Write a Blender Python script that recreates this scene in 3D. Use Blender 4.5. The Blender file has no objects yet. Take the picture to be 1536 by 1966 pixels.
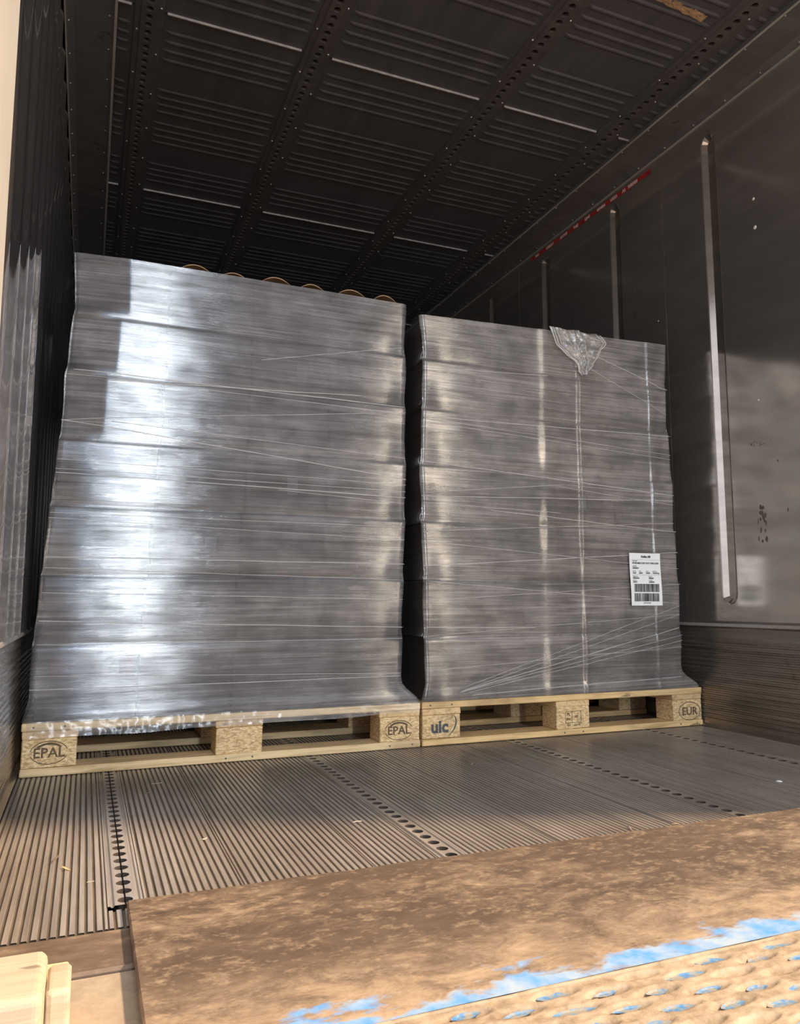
import bpy, bmesh, math, random
from mathutils import Vector, Matrix, noise
from mathutils.geometry import tessellate_polygon
random.seed(7)
S = bpy.context.scene
COL = S.collection
PI = math.pi

# ------------------------------------------------------------------ camera
F, CX, CZ, YAW, PITCH, ROLL, D = 1471.7, .1502, .4824, .3862, .116, .0003, 2.401
cam = bpy.data.cameras.new('camera'); co = bpy.data.objects.new('camera', cam); COL.objects.link(co)
cam.sensor_fit = 'VERTICAL'; cam.sensor_height = 36; cam.lens = F * 36 / 1966; cam.clip_start = .02
co.location = (CX, 0, CZ)
co.rotation_euler = (Matrix.Rotation(-YAW, 3, 'Z') @ Matrix.Rotation(PI / 2 + PITCH, 3, 'X') @ Matrix.Rotation(-ROLL, 3, 'Z')).to_euler()
S.camera = co

# ------------------------------------------------------------------ world, sun, area lights, exposure
S.view_settings.view_transform = 'Standard'; S.view_settings.look = 'None'
S.view_settings.gamma = 1; S.view_settings.use_curve_mapping = False
S.view_settings.exposure = 0.28
W = bpy.data.worlds.new('world'); S.world = W; W.use_nodes = True
bg = W.node_tree.nodes['Background']
bg.inputs['Color'].default_value = (.90, .91, 1, 1); bg.inputs['Strength'].default_value = .74
sun = bpy.data.lights.new('sun', 'SUN'); so = bpy.data.objects.new('sun', sun); COL.objects.link(so)
sun.energy = 5.6; sun.color = (1, .75, .50); sun.angle = math.radians(4)
EL = math.radians(42); az = Vector((-1, .33, 0)).normalized()
sd = Vector((az.x * math.cos(EL), az.y * math.cos(EL), -math.sin(EL)))
so.rotation_euler = sd.to_track_quat('-Z', 'Y').to_euler()
so.location = (4, -3, 4)

def area(name, x, y, z, w, h, power, col, target):
    l = bpy.data.lights.new(name, 'AREA'); l.shape = 'RECTANGLE'; l.size = w; l.size_y = h
    l.energy = power; l.color = col
    o = bpy.data.objects.new(name, l); COL.objects.link(o); o.location = (x, y, z)
    d = Vector(target) - Vector((x, y, z)); o.rotation_euler = d.to_track_quat('-Z', 'Y').to_euler()
    return o
# unseen area lights added for film streaks: blue daylight panel, narrow core, warm glint
area('added_daylight_panel', .45, -4, 2.3, 1.3, 3.4, 48, (.42, .66, 1), (.45, 2.4, 2.3))
area('added_streak_panel', .66, -3.9, 1.9, .16, 3.4, 125, (.90, .96, 1), (.66, 2.4, 1.9))
area('added_warm_panel', 3.93, -4, 1.9, .30, 3.2, 48, (1, .84, .62), (1.7, 2.4, 1.0))

# ------------------------------------------------------------------ helpers
class MB:
    def __init__(s): s.v = []; s.f = []
    def add(s, vs, fs):
        b = len(s.v); s.v += [tuple(v) for v in vs]; s.f += [tuple(b + i for i in f) for f in fs]; return s
    def box(s, x0, x1, y0, y1, z0, z1, c=0.0, jit=0.0, seg=1):
        if c <= 0:
            v = [(x, y, z) for z in (z0, z1) for y in (y0, y1) for x in (x0, x1)]
            return s.add(v, [(0, 2, 3, 1), (4, 5, 7, 6), (0, 1, 5, 4), (2, 6, 7, 3), (0, 4, 6, 2), (1, 3, 7, 5)])
        bm = bmesh.new(); bmesh.ops.create_cube(bm, size=1)
        for q in bm.verts:
            q.co = Vector((x0 + (q.co.x + .5) * (x1 - x0), y0 + (q.co.y + .5) * (y1 - y0), z0 + (q.co.z + .5) * (z1 - z0)))
        bmesh.ops.bevel(bm, geom=bm.edges[:], offset=c, segments=seg, profile=.5, affect='EDGES')
        if jit:
            for q in bm.verts: q.co += Vector([random.uniform(-jit, jit) for _ in range(3)])
        bm.verts.index_update()
        s.add([q.co for q in bm.verts], [[q.index for q in f.verts] for f in bm.faces]); bm.free(); return s
    def tube(s, pts, r, n=6, flat=1.0):
        pts = [Vector(p) for p in pts]; b = []
        for i, p in enumerate(pts):
            t = (pts[min(i + 1, len(pts) - 1)] - pts[max(i - 1, 0)]).normalized()
            a = t.cross(Vector((0, 1, 0.01))).normalized(); c = t.cross(a)
            rr = r[i] if isinstance(r, (list, tuple)) else r
            b += [p + a * rr * math.cos(2 * PI * k / n) + c * rr * flat * math.sin(2 * PI * k / n) for k in range(n)]
        f = [(i * n + k, i * n + (k + 1) % n, (i + 1) * n + (k + 1) % n, (i + 1) * n + k) for i in range(len(pts) - 1) for k in range(n)]
        f += [tuple(range(n)), tuple((len(pts) - 1) * n + k for k in range(n))[::-1]]
        return s.add(b, f)
    def grid(s, fn, nu, nv):
        v = [fn(i / nu, j / nv) for j in range(nv + 1) for i in range(nu + 1)]
        return s.add(v, [(j * (nu + 1) + i, j * (nu + 1) + i + 1, (j + 1) * (nu + 1) + i + 1, (j + 1) * (nu + 1) + i) for j in range(nv) for i in range(nu)])
    def extrude(s, prof, a, b, axis, cap=False):
        """open profile of 2-D points swept from a to b along axis ('x': prof=(y,z), 'y': prof=(x,z))"""
        P = (lambda q, t: (t, q[0], q[1])) if axis == 'x' else (lambda q, t: (q[0], t, q[1]))
        n = len(prof); v = [P(q, a) for q in prof] + [P(q, b) for q in prof]
        f = [(i, i + 1, n + i + 1, n + i) for i in range(n - 1)]
        return s.add(v, f)
    def dome(s, p, nrm, r, h, n=6):
        nrm = Vector(nrm).normalized(); a = nrm.orthogonal().normalized(); b = nrm.cross(a); p = Vector(p)
        v = [p + (a * math.cos(2 * PI * k / n) + b * math.sin(2 * PI * k / n)) * r for k in range(n)]
        v += [p + (a * math.cos(2 * PI * k / n) + b * math.sin(2 * PI * k / n)) * r * .55 + nrm * h for k in range(n)]
        return s.add(v, [(k, (k + 1) % n, n + (k + 1) % n, n + k) for k in range(n)] + [tuple(range(n, 2 * n))])
    def mesh(s, name, smooth=False):
        me = bpy.data.meshes.new(name); me.from_pydata(s.v, [], s.f); me.update()
        if smooth: me.polygons.foreach_set('use_smooth', [True] * len(me.polygons))
        return me
    def build(s, name, mat, parent=None, smooth=False, **props):
        return link(name, s.mesh(name, smooth), mat, parent, **props)

def link(name, me, mat, parent=None, loc=None, **props):
    o = bpy.data.objects.new(name, me); COL.objects.link(o)
    if mat and me is not None and not me.materials: me.materials.append(mat)
    if parent: o.parent = parent
    if loc: o.location = loc
    for k, v in props.items(): o[k] = v
    return o
def thing(name, label, category, loc=(0, 0, 0), rz=0, group=None):
    o = bpy.data.objects.new(name, None); COL.objects.link(o); o.location = loc; o.rotation_euler = (0, 0, rz)
    o.empty_display_size = .05
    o['label'] = label; o['category'] = category
    if group: o['group'] = group
    return o
def text_mesh(items, extrude=.0002):
    """items: (body, x, y, size, align, bold offset) in the XY plane -> one mesh"""
    out = MB()
    for body, x, y, size, align, off in items:
        c = bpy.data.curves.new('t', 'FONT'); c.body = body; c.size = size; c.align_x = align; c.offset = off
        c.extrude = extrude; c.resolution_u = 2
        o = bpy.data.objects.new('t', c); COL.objects.link(o); bpy.context.view_layer.update()
        dg = bpy.context.evaluated_depsgraph_get(); me = bpy.data.meshes.new_from_object(o.evaluated_get(dg))
        out.add([(q.co.x + x, q.co.y + y, q.co.z) for q in me.vertices], [tuple(p.vertices) for p in me.polygons])
        bpy.data.objects.remove(o); bpy.data.curves.remove(c); bpy.data.meshes.remove(me)
    return out
def xf(mb, m):
    mb.v = [tuple(m @ Vector(v)) for v in mb.v]; return mb
FRONT = Matrix.Rotation(PI / 2, 4, 'X')                     # XY drawing -> faces -y

# ------------------------------------------------------------------ materials
class N:
    def __init__(s, name):
        s.m = bpy.data.materials.new(name); s.m.use_nodes = True; s.t = s.m.node_tree
        s.p = s.t.nodes['Principled BSDF']; s.out = s.t.nodes['Material Output']
    def n(s, kind, **kw):
        d = s.t.nodes.new(kind)
        for k, v in kw.items():
            if k in d.inputs: s.set(d.inputs[k], v)
            else: setattr(d, k, v)
        return d
    def set(s, sock, v):
        if isinstance(v, bpy.types.NodeSocket): s.t.links.new(v, sock)
        else: sock.default_value = v
    def coords(s, scale, kind='Object', rnd=False, rot=(0, 0, 0)):
        c = s.n('ShaderNodeTexCoord').outputs[kind]
        if rnd:
            r = s.n('ShaderNodeObjectInfo').outputs['Random']
            m = s.n('ShaderNodeMath', operation='MULTIPLY'); s.set(m.inputs[0], r); m.inputs[1].default_value = 37.0
            a = s.n('ShaderNodeVectorMath', operation='ADD'); s.set(a.inputs[0], c); s.set(a.inputs[1], m.outputs[0]); c = a.outputs[0]
        mp = s.n('ShaderNodeMapping'); s.set(mp.inputs['Vector'], c); mp.inputs['Scale'].default_value = scale; mp.inputs['Rotation'].default_value = rot
        return mp.outputs[0]
    def noise(s, vec, scale=1, detail=4, rough=.55, dist=0):
        d = s.n('ShaderNodeTexNoise'); s.set(d.inputs['Vector'], vec)
        d.inputs['Scale'].default_value = scale; d.inputs['Detail'].default_value = detail
        d.inputs['Roughness'].default_value = rough; d.inputs['Distortion'].default_value = dist
        return d.outputs['Fac']
    def ramp(s, fac, stops):
        d = s.n('ShaderNodeValToRGB'); s.set(d.inputs[0], fac); e = d.color_ramp.elements
        for i, (p, c) in enumerate(stops):
            q = e[i] if i < 2 else e.new(p)
            q.position = p; q.color = (c, c, c, 1) if not hasattr(c, '__len__') else (*c[:3], 1)
        return d.outputs[0]
    def mix(s, f, a, b, mode='MIX'):
        d = s.n('ShaderNodeMix', data_type='RGBA', blend_type=mode)
        for k, v in ((0, f), (6, a), (7, b)):
            if isinstance(v, tuple) and len(v) == 3: v = (*v, 1)
            s.set(d.inputs[k], v)
        return d.outputs[2]
    def math(s, op, a, b=0.0, clamp=False):
        d = s.n('ShaderNodeMath', operation=op, use_clamp=clamp); s.set(d.inputs[0], a); s.set(d.inputs[1], b); return d.outputs[0]
    def bump(s, h, strength=.3, dist=.002, normal=None):
        d = s.n('ShaderNodeBump'); s.set(d.inputs['Height'], h); d.inputs['Strength'].default_value = strength; d.inputs['Distance'].default_value = dist
        if normal is not None: s.set(d.inputs['Normal'], normal)
        return d.outputs[0]
    def bsdf(s, **kw):
        for k, v in kw.items():
            k = k.replace('_', ' ')
            if isinstance(v, tuple) and len(v) == 3: v = (*v, 1)
            s.set(s.p.inputs[k], v)
        return s.m

def plain(name, col, rough=.5, metal=0.0, var=.25, scale=30):
    a = N(name); v = a.noise(a.coords((scale,) * 3), 1, 3)
    c = a.ramp(v, [(.3, tuple(q * (1 - var) for q in col)), (.7, tuple(min(1, q * (1 + var)) for q in col))])
    return a.bsdf(Base_Color=c, Roughness=rough, Metallic=metal)

def wood_mat(name, light, dark, along='x'):
    a = N(name); sc = {'x': (3, 45, 45), 'y': (45, 3, 45)}[along]
    g = a.noise(a.coords(sc, rnd=True), 1.6, 5, .6, .6)
    big = a.noise(a.coords((4, 4, 9), rnd=True), 1, 3)
    c = a.ramp(g, [(.28, dark), (.5, light), (.75, tuple(min(1, q * 1.12) for q in light))])
    dirt = a.ramp(big, [(.52, 0.0), (.72, .55)])
    c = a.mix(dirt, c, tuple(q * .55 for q in dark))
    k = a.ramp(a.noise(a.coords((9, 30, 30), rnd=True), 1, 2), [(.70, 0.0), (.74, .8)])
    c = a.mix(k, c, tuple(q * .45 for q in dark))
    return a.bsdf(Base_Color=c, Roughness=.65, Normal=a.bump(g, .35, .002))
def chip_mat(name):
    a = N(name); v = a.n('ShaderNodeTexVoronoi'); a.set(v.inputs['Vector'], a.coords((130, 130, 300), rnd=True)); v.inputs['Scale'].default_value = 1
    sep = a.n('ShaderNodeSeparateColor'); a.set(sep.inputs[0], v.outputs['Color'])
    c = a.ramp(sep.outputs[0], [(.0, (.42, .27, .125)), (.35, (.62, .42, .20)), (.8, (.74, .54, .29)), (1, (.82, .66, .39))])
    d = a.ramp(a.noise(a.coords((14, 14, 14), rnd=True), 1, 4), [(.55, 0.0), (.75, .45)])
    return a.bsdf(Base_Color=a.mix(d, c, (.17, .11, .06)), Roughness=.75, Normal=a.bump(sep.outputs[0], .3, .001))

def metal_mat(name, base, dark, rough, metal, sc, bump=.05, scuff=(.5, .5, .5), thr=(.63, .70), rvar=.12):
    """dirty sheet metal: sc = stretch of the wiping marks"""
    a = N(name)
    g = a.noise(a.coords(sc), 1, 6, .65)
    b = a.noise(a.coords((2.2, 2.2, 2.2)), 1, 5, .6)
    c = a.ramp(g, [(.3, dark), (.7, base)])
    c = a.mix(a.ramp(b, [(.4, 0.0), (.75, .6)]), c, dark)
    s1 = a.ramp(a.noise(a.coords((7, 7, 3)), 1, 8, .75), [(thr[0], 0.0), (thr[1], .8)])
    c = a.mix(s1, c, tuple(q * .25 for q in dark))
    r = a.math('ADD', a.math('MULTIPLY', g, rvar * 2), rough - rvar)
    return a.bsdf(Base_Color=c, Roughness=r, Metallic=metal, Normal=a.bump(g, bump, .002))

M = {}
M['wood'] = wood_mat('pine_board', (.74, .51, .24), (.46, .28, .11))
M['wood_pale'] = wood_mat('pine_board_pale', (.74, .56, .31), (.47, .32, .15))
M['wood_y'] = wood_mat('pine_cross_board', (.70, .49, .25), (.42, .25, .11), 'y')
M['chip'] = chip_mat('chipboard_block')
M['burn'] = plain('burnt_stamp', (.12, .078, .045), .8)
M['ink'] = plain('grey_ink', (.07, .075, .085), .7)
M['wall_r'] = metal_mat('right_wall_steel', (.86, .79, .715), (.66, .61, .55), .15, .905, (2, 3, 14), .02, rvar=.05)
M['wall_l'] = metal_mat('left_wall_steel', (.72, .71, .71), (.56, .55, .55), .085, .95, (4, 60, 3), .03, rvar=.04)
M['kick'] = metal_mat('kick_plate_aluminium', (.42, .36, .31), (.20, .17, .14), .27, .75, (3, 2, 80), .1)
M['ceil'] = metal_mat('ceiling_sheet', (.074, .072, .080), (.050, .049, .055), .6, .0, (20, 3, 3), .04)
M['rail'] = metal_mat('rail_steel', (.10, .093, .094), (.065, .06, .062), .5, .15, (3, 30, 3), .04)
M['batten'] = plain('bright_batten', (.36, .345, .34), .4, .3)
M['trim'] = metal_mat('trim_aluminium', (.24, .23, .225), (.16, .152, .15), .36, .5, (2, 20, 20), .04)
M['edge_highlight'] = plain('aluminium_edge_highlight', (.46, .44, .41), .38, .4, .15, 6)  # lighter colour stands for light caught along trim and ledge edges
M['scuff'] = plain('grey_scuff', (.11, .10, .09), .6)
M['cream'] = plain('cream_paint', (.52, .50, .48), .35, 0, .06, 8)
M['rivet'] = plain('rivet_steel', (.32, .31, .30), .45, .5)
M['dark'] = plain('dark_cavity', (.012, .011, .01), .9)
M['cavity'] = plain('shaded_cavity', (.055, .043, .034), .9)  # hole walls and bed coloured dark for the shade inside the rails
a = N('floor_aluminium')
g = a.noise(a.coords((60, 2.5, 2)), 1, 6, .6); b = a.noise(a.coords((3, 2.4, 2)), 1, 6, .65); f_ = a.noise(a.coords((90, 90, 2)), 1, 3)
c = a.ramp(g, [(.3, (.22, .188, .16)), (.7, (.42, .37, .325))])
c = a.mix(a.ramp(b, [(.40, 0.0), (.75, .65)]), c, (.17, .132, .10))
c = a.mix(a.ramp(f_, [(.72, 0.0), (.80, .6)]), c, (.45, .36, .26))
M['floor'] = a.bsdf(Base_Color=c, Roughness=a.ramp(g, [(.2, .26), (.8, .34)]), Metallic=.12, Specular_IOR_Level=.7, Normal=a.bump(f_, .15, .001))
a = N('groove_brown'); b = a.noise(a.coords((50, 8, 2)), 1, 5)  # dark brown tone for the beds of the floor grooves
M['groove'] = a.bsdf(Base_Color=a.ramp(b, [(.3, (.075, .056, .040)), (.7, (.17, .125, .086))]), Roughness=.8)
# rusty dock lip: brown rust, pale trodden dust, worn blue paint along the hinge
a = N('rusty_lip_steel')
n1 = a.noise(a.coords((10, 17, 8)), 1, 10, .76, .4); n2 = a.noise(a.coords((2.6, 4.5, 2)), 1, 6, .6); n3 = a.noise(a.coords((40, 60, 40)), 1, 5, .7)
n4 = a.noise(a.coords((90, 9, 9), rot=(0, 0, .5)), 1, 4, .7)
c = a.ramp(n1, [(.34, (.060, .040, .029)), (.46, (.13, .088, .060)), (.54, (.25, .175, .115)), (.68, (.48, .36, .24))])
c = a.mix(a.ramp(n2, [(.45, .88), (.68, 0.0)]), c, (.095, .061, .042))
c = a.mix(a.ramp(n3, [(.52, 0.0), (.72, .6)]), c, (.46, .34, .22))
c = a.mix(a.ramp(n4, [(.60, 0.0), (.75, .35)]), c, (.12, .07, .045))
sx = a.n('ShaderNodeSeparateXYZ'); a.set(sx.inputs[0], a.n('ShaderNodeTexCoord').outputs['Object'])
nearh = a.n('ShaderNodeMapRange'); a.set(nearh.inputs[0], sx.outputs[1]); nearh.inputs[1].default_value = 1.06; nearh.inputs[2].default_value = .86
dust = a.math('MULTIPLY', nearh.outputs[0], a.ramp(n1, [(.35, .2), (.6, 1.0)]), True)
c = a.mix(a.math('MULTIPLY', dust, .8), c, (.58, .42, .27))
bx_ = a.n('ShaderNodeMapRange'); a.set(bx_.inputs[0], sx.outputs[1]); bx_.inputs[1].default_value = 1.0; bx_.inputs[2].default_value = .87; bx_.inputs[3].default_value = -.26; bx_.inputs[4].default_value = .10
blue = a.ramp(a.math('ADD', a.noise(a.coords((6, 11, 5)), 1, 8, .62, .2), bx_.outputs[0]), [(.50, 0.0), (.56, 1.0)])
bluec = a.ramp(a.noise(a.coords((25, 25, 25)), 1, 4), [(.35, (.10, .33, .72)), (.65, (.40, .50, .60))])
c = a.mix(blue, c, bluec)
M['lip'] = a.bsdf(Base_Color=c, Roughness=.72, Metallic=.0, Normal=a.bump(n3, .35, .002))
a = N('dusty_deck'); n1 = a.noise(a.coords((30, 40, 30)), 1, 6, .7); n2 = a.noise(a.coords((12, 20, 12)), 1, 5)
c = a.ramp(n1, [(.3, (.24, .165, .10)), (.55, (.44, .33, .22)), (.8, (.54, .425, .30))])
c = a.mix(a.ramp(n2, [(.62, 0.0), (.7, .6)]), c, (.22, .14, .09))
M['deck'] = a.bsdf(Base_Color=c, Roughness=.8, Normal=a.bump(n1, .6, .003))
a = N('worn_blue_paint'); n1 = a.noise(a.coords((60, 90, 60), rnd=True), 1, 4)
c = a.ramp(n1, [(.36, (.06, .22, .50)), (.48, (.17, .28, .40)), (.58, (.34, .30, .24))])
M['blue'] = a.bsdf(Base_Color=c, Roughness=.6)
a = N('concrete'); n1 = a.noise(a.coords((14, 14, 14)), 1, 8, .7); n2 = a.noise(a.coords((3, 3, 3)), 1, 4)
c = a.ramp(n1, [(.3, (.27, .205, .145)), (.7, (.47, .375, .275))]); c = a.mix(a.ramp(n2, [(.5, 0.0), (.7, .5)]), c, (.26, .19, .14))
M['concrete'] = a.bsdf(Base_Color=c, Roughness=.85, Normal=a.bump(n1, .5, .004))
a = N('sill_steel'); n1 = a.noise(a.coords((12, 25, 14)), 1, 8, .7)
M['sill'] = a.bsdf(Base_Color=a.ramp(n1, [(.3, (.10, .07, .05)), (.55, (.20, .14, .10)), (.75, (.40, .30, .21))]), Roughness=.6, Metallic=.2, Normal=a.bump(n1, .3, .003))
# cartons
a = N('dark_carton'); n1 = a.noise(a.coords((6, 6, 60), rnd=True), 1, 4); r_ = a.n('ShaderNodeObjectInfo').outputs['Random']
c = a.mix(r_, a.ramp(n1, [(.3, (.050, .044, .041)), (.7, (.070, .062, .057))]), a.ramp(n1, [(.3, (.065, .056, .050)), (.7, (.09, .079, .072))]))
M['carton'] = a.bsdf(Base_Color=c, Roughness=.6)
M['kraft'] = plain('kraft_board', (.34, .22, .12), .7)
M['print_red'] = plain('red_print', (.22, .035, .035), .6)
M['white_label'] = plain('grey_white_label', (.30, .30, .31), .6, 0, .1)
M['paper'] = plain('white_label_paper', (.86, .85, .82), .55, 0, .04)
M['black_print'] = plain('black_print', (.02, .02, .02), .6)
M['tape_red'] = plain('red_tape', (.38, .02, .025), .5)
M['tape_white'] = plain('white_lettering', (.75, .66, .60), .6)

def film_mat(name, fac0, fac1, net=0.0, tint=(.098, .096, .098), rough=.2, gloss=(.04, .13)):
    a = N(name)
    uv = a.coords((1, 1, 1), 'UV')
    def st(sx, sy): return a.coords((sx, sy, 1), 'UV')
    fine = a.noise(st(4, 380), 1, 4, .65); mid = a.noise(st(2.5, 60), 1, 5, .6, .3); band = a.noise(st(1.2, 9), 1, 3, .5); patch = a.noise(st(9, 10), 1, 5, .6)
    strk = a.noise(st(3, 170), 1, 6, .7, .2)
    k = a.math('ADD', a.math('MULTIPLY', mid, .5), a.math('MULTIPLY', fine, .3)); k = a.math('ADD', k, a.math('MULTIPLY', band, .45)); k = a.math('ADD', k, a.math('MULTIPLY', patch, .45))
    fac = a.ramp(k, [(.68, fac0), (1.0, fac1)])
    sm = a.math('MULTIPLY', a.ramp(strk, [(.46, 0.0), (.70, 1.0)]), a.ramp(a.math('ADD', band, a.math('MULTIPLY', patch, .5)), [(.58, .25), (.95, 1.0)]))
    col = a.mix(a.ramp(k, [(.68, 0.0), (1.0, 1.0)]), tuple(q * .78 for q in tint), tuple(q * 1.25 for q in tint))
    col = a.mix(sm, col, tuple(q * 2.6 for q in tint))
    nrm = a.bump(mid, .16, .0010)
    nrm = a.bump(fine, .45, .0004, nrm)
    nrm = a.bump(a.noise(st(2.2, 16), 1, 3), .25, .0025, nrm)
    if net:
        w = []
        for sx in (1, -1):
            t = a.n('ShaderNodeTexWave', wave_type='BANDS', bands_direction='X'); a.set(t.inputs['Vector'], a.coords((1, 1, 1), 'UV', rot=(0, 0, sx * .85)))
            t.inputs['Scale'].default_value = 62; t.inputs['Distortion'].default_value = .25; t.inputs['Detail'].default_value = 1; w.append(t.outputs['Fac'])
        hh = a.math('MULTIPLY', w[0], w[1])
        nrm = a.bump(hh, net, .0006, nrm)
    a.bsdf(Base_Color=col, Roughness=.6, Normal=nrm, Specular_IOR_Level=.0)
    tg = a.n('ShaderNodeTangent', direction_type='UV_MAP')
    tr = a.n('ShaderNodeBsdfTransparent'); tr.inputs[0].default_value = (.93, .93, .93, 1)
    mx = a.n('ShaderNodeMixShader'); a.set(mx.inputs[0], fac); a.t.links.new(tr.outputs[0], mx.inputs[1]); a.t.links.new(a.p.outputs[0], mx.inputs[2])
    gl = a.n('ShaderNodeBsdfAnisotropic'); gl.inputs['Color'].default_value = (1, 1, 1, 1); gl.inputs['Roughness'].default_value = rough
    gl.inputs['Anisotropy'].default_value = .85; gl.inputs['Rotation'].default_value = 0
    a.set(gl.inputs['Tangent'], tg.outputs[0]); a.set(gl.inputs['Normal'], nrm)
    m2 = a.n('ShaderNodeMixShader'); a.set(m2.inputs[0], a.ramp(k, [(.70, gloss[0]), (1.0, gloss[1])]))
    a.t.links.new(mx.outputs[0], m2.inputs[1]); a.t.links.new(gl.outputs[0], m2.inputs[2])
    a.t.links.new(m2.outputs[0], a.out.inputs[0])
    return a.m
M['film_l'] = film_mat('stretch_film_left', .50, .90, .05, (.112, .108, .108), .16)
M['film_r'] = film_mat('stretch_film_right', .48, .90, 0, (.158, .143, .131), .14)
M['film_side'] = film_mat('stretch_film_side', .06, .2, 0, (.09, .09, .095), .2, (.015, .05))
M['film_clear'] = film_mat('stretch_film_clear', .03, .18, 0, (.6, .6, .6), .15, (.02, .06))
M['film_tail'] = film_mat('stretch_film_crumpled', .04, .28, 0, (.45, .44, .41), .15, (.04, .12))
a = N('stretch_film_edge'); a.bsdf(Base_Color=(.80, .77, .75), Roughness=.25)
tr = a.n('ShaderNodeBsdfTransparent'); mx = a.n('ShaderNodeMixShader'); mx.inputs[0].default_value = .36
a.t.links.new(tr.outputs[0], mx.inputs[1]); a.t.links.new(a.p.outputs[0], mx.inputs[2]); a.t.links.new(mx.outputs[0], a.out.inputs[0])
M['film_edge'] = a.m

# ------------------------------------------------------------------ trailer shell
XL, XR, Y0, Y1, H, KZ = -.004, 2.416, 1.15, 9.0, 2.46, .397
st = dict(kind='structure')
# light-tight outer body
def shell(name, *b):
    return MB().box(*b).build(name, M['dark'], None, **st)
wall_r = shell('wall_right', XR + .035, XR + .08, Y0, Y1 + .1, -.3, 2.6)
wall_l = shell('wall_left', XL - .08, XL - .035, Y0, Y1 + .1, -.3, 2.6)
ceil = shell('ceiling', XL - .034, XR + .034, Y0, Y1 + .1, H + .035, 2.6)
wall_b = MB().box(XL - .034, XR + .034, Y1, Y1 + .06, -.05, H + .034).build('wall_back', M['trim'], None, **st)
floor = MB().box(XL - .034, XR + .034, 1.275, Y1, -.09, -.035).build('floor', M['dark'], None, **st)

def stadium(cy, z0, z1, r, n=8):
    return [(cy + r * math.cos(t), z1 - r + r * math.sin(t)) for t in [PI * k / n for k in range(n + 1)]] + \
           [(cy + r * math.cos(t), z0 + r + r * math.sin(t)) for t in [PI + PI * k / n for k in range(n + 1)]]
def wall_panels(root, X, s, mat):
    """X plane of the wall, s = outward direction; pressed vertical grooves with round ends"""
    seams = [Y0, 1.32, 2.52, 3.72, 4.92, 6.12, 7.32, Y1]
    for a_, b_ in zip(seams[:-1], seams[1:]):
        a0, b0 = a_ + .0015, b_ - .0015
        ribs = [] if b_ - a_ < 1 else [r for r in (a_ + .32, a_ + .922) if r < b_ - .2]
        outer = [(a0, KZ + .002), (b0, KZ + .002), (b0, H), (a0, H)]
        polys = [outer] + [stadium(r, .47, 2.375, .039) for r in ribs]
        flat = [p for q in polys for p in q]
        tris = tessellate_polygon([[Vector((p[0], p[1], 0)) for p in q] for q in polys])
        m = MB(); m.add([(X, p[0], p[1]) for p in flat], tris)
        for r in ribs:
            o = stadium(r, .47, 2.375, .039); i1 = stadium(r, .474, 2.371, .035); i2 = stadium(r, .492, 2.353, .017); n = len(o)
            m.add([(X, *p) for p in o] + [(X + s * .002, *p) for p in i1] + [(X + s * .016, *p) for p in i2],
                  [(k, (k + 1) % n, n + (k + 1) % n, n + k) for k in range(n)] + [(n + k, n + (k + 1) % n, 2 * n + (k + 1) % n, 2 * n + k) for k in range(n)] + [tuple(range(2 * n, 3 * n))])
        e = X + s * .006
        m.add([(X, a0, KZ), (X, a0, H), (e, a0 - .001, H), (e, a0 - .001, KZ), (X, b0, KZ), (X, b0, H), (e, b0 + .001, H), (e, b0 + .001, KZ)], [(0, 1, 2, 3), (4, 5, 6, 7)])
        m.build('wall_panel', mat, root)
    mb = MB()
    mb.box(*sorted((X + s * .02, X + s * .03)), Y0, Y1, 0, H); mb.build('backing_sheet', M['dark'], root)
wall_panels(wall_r, XR, 1, M['wall_r'])
def fluted_wall(root, X, s, mat):
    seams = [Y0, 1.32, 2.52, 3.72, 4.92, 6.12, 7.32, Y1]
    for a_, b_ in zip(seams[:-1], seams[1:]):
        n = int((b_ - a_) / .006); prof = []
        for k in range(n + 1):
            y = a_ + .0012 + (b_ - a_ - .0024) * k / n
            prof.append((X + s * (.0120 + .0100 * math.sin(2 * PI * y / .190) + .0020 * math.sin(2 * PI * y / .095 + 1.0) + .0012 * noise.noise((y * 23, 1, 1))), y))
        m = MB(); zs = [KZ, .62, .84, 1.06, 1.28, 1.50, 1.72, 1.94, 2.16, H]
        v = [(p[0] + s * .0012 * noise.noise((p[1] * 6, z * 3, 2)), p[1], z) for z in zs for p in prof]; w = n + 1
        m.add(v, [(j * w + k, j * w + k + 1, (j + 1) * w + k + 1, (j + 1) * w + k) for j in range(len(zs) - 1) for k in range(n)])
        m.build('wall_panel', mat, root, True)
    MB().box(*sorted((X + s * .022, X + s * .032)), Y0, Y1, 0, H).build('backing_sheet', M['dark'], root)
fluted_wall(wall_l, XL, -1, M['wall_l'])
# pale chips knocked into the right wall
for yy, zz, r in ((2.032, 1.99, .006), (2.032, 1.877, .008), (2.57, 1.70, .003), (2.06, 1.22, .004)):
    MB().dome((XR, yy, zz), (-1, 0, 0), r, .0015, 7).build('paint_chip', M['tape_white'], wall_r)

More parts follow.
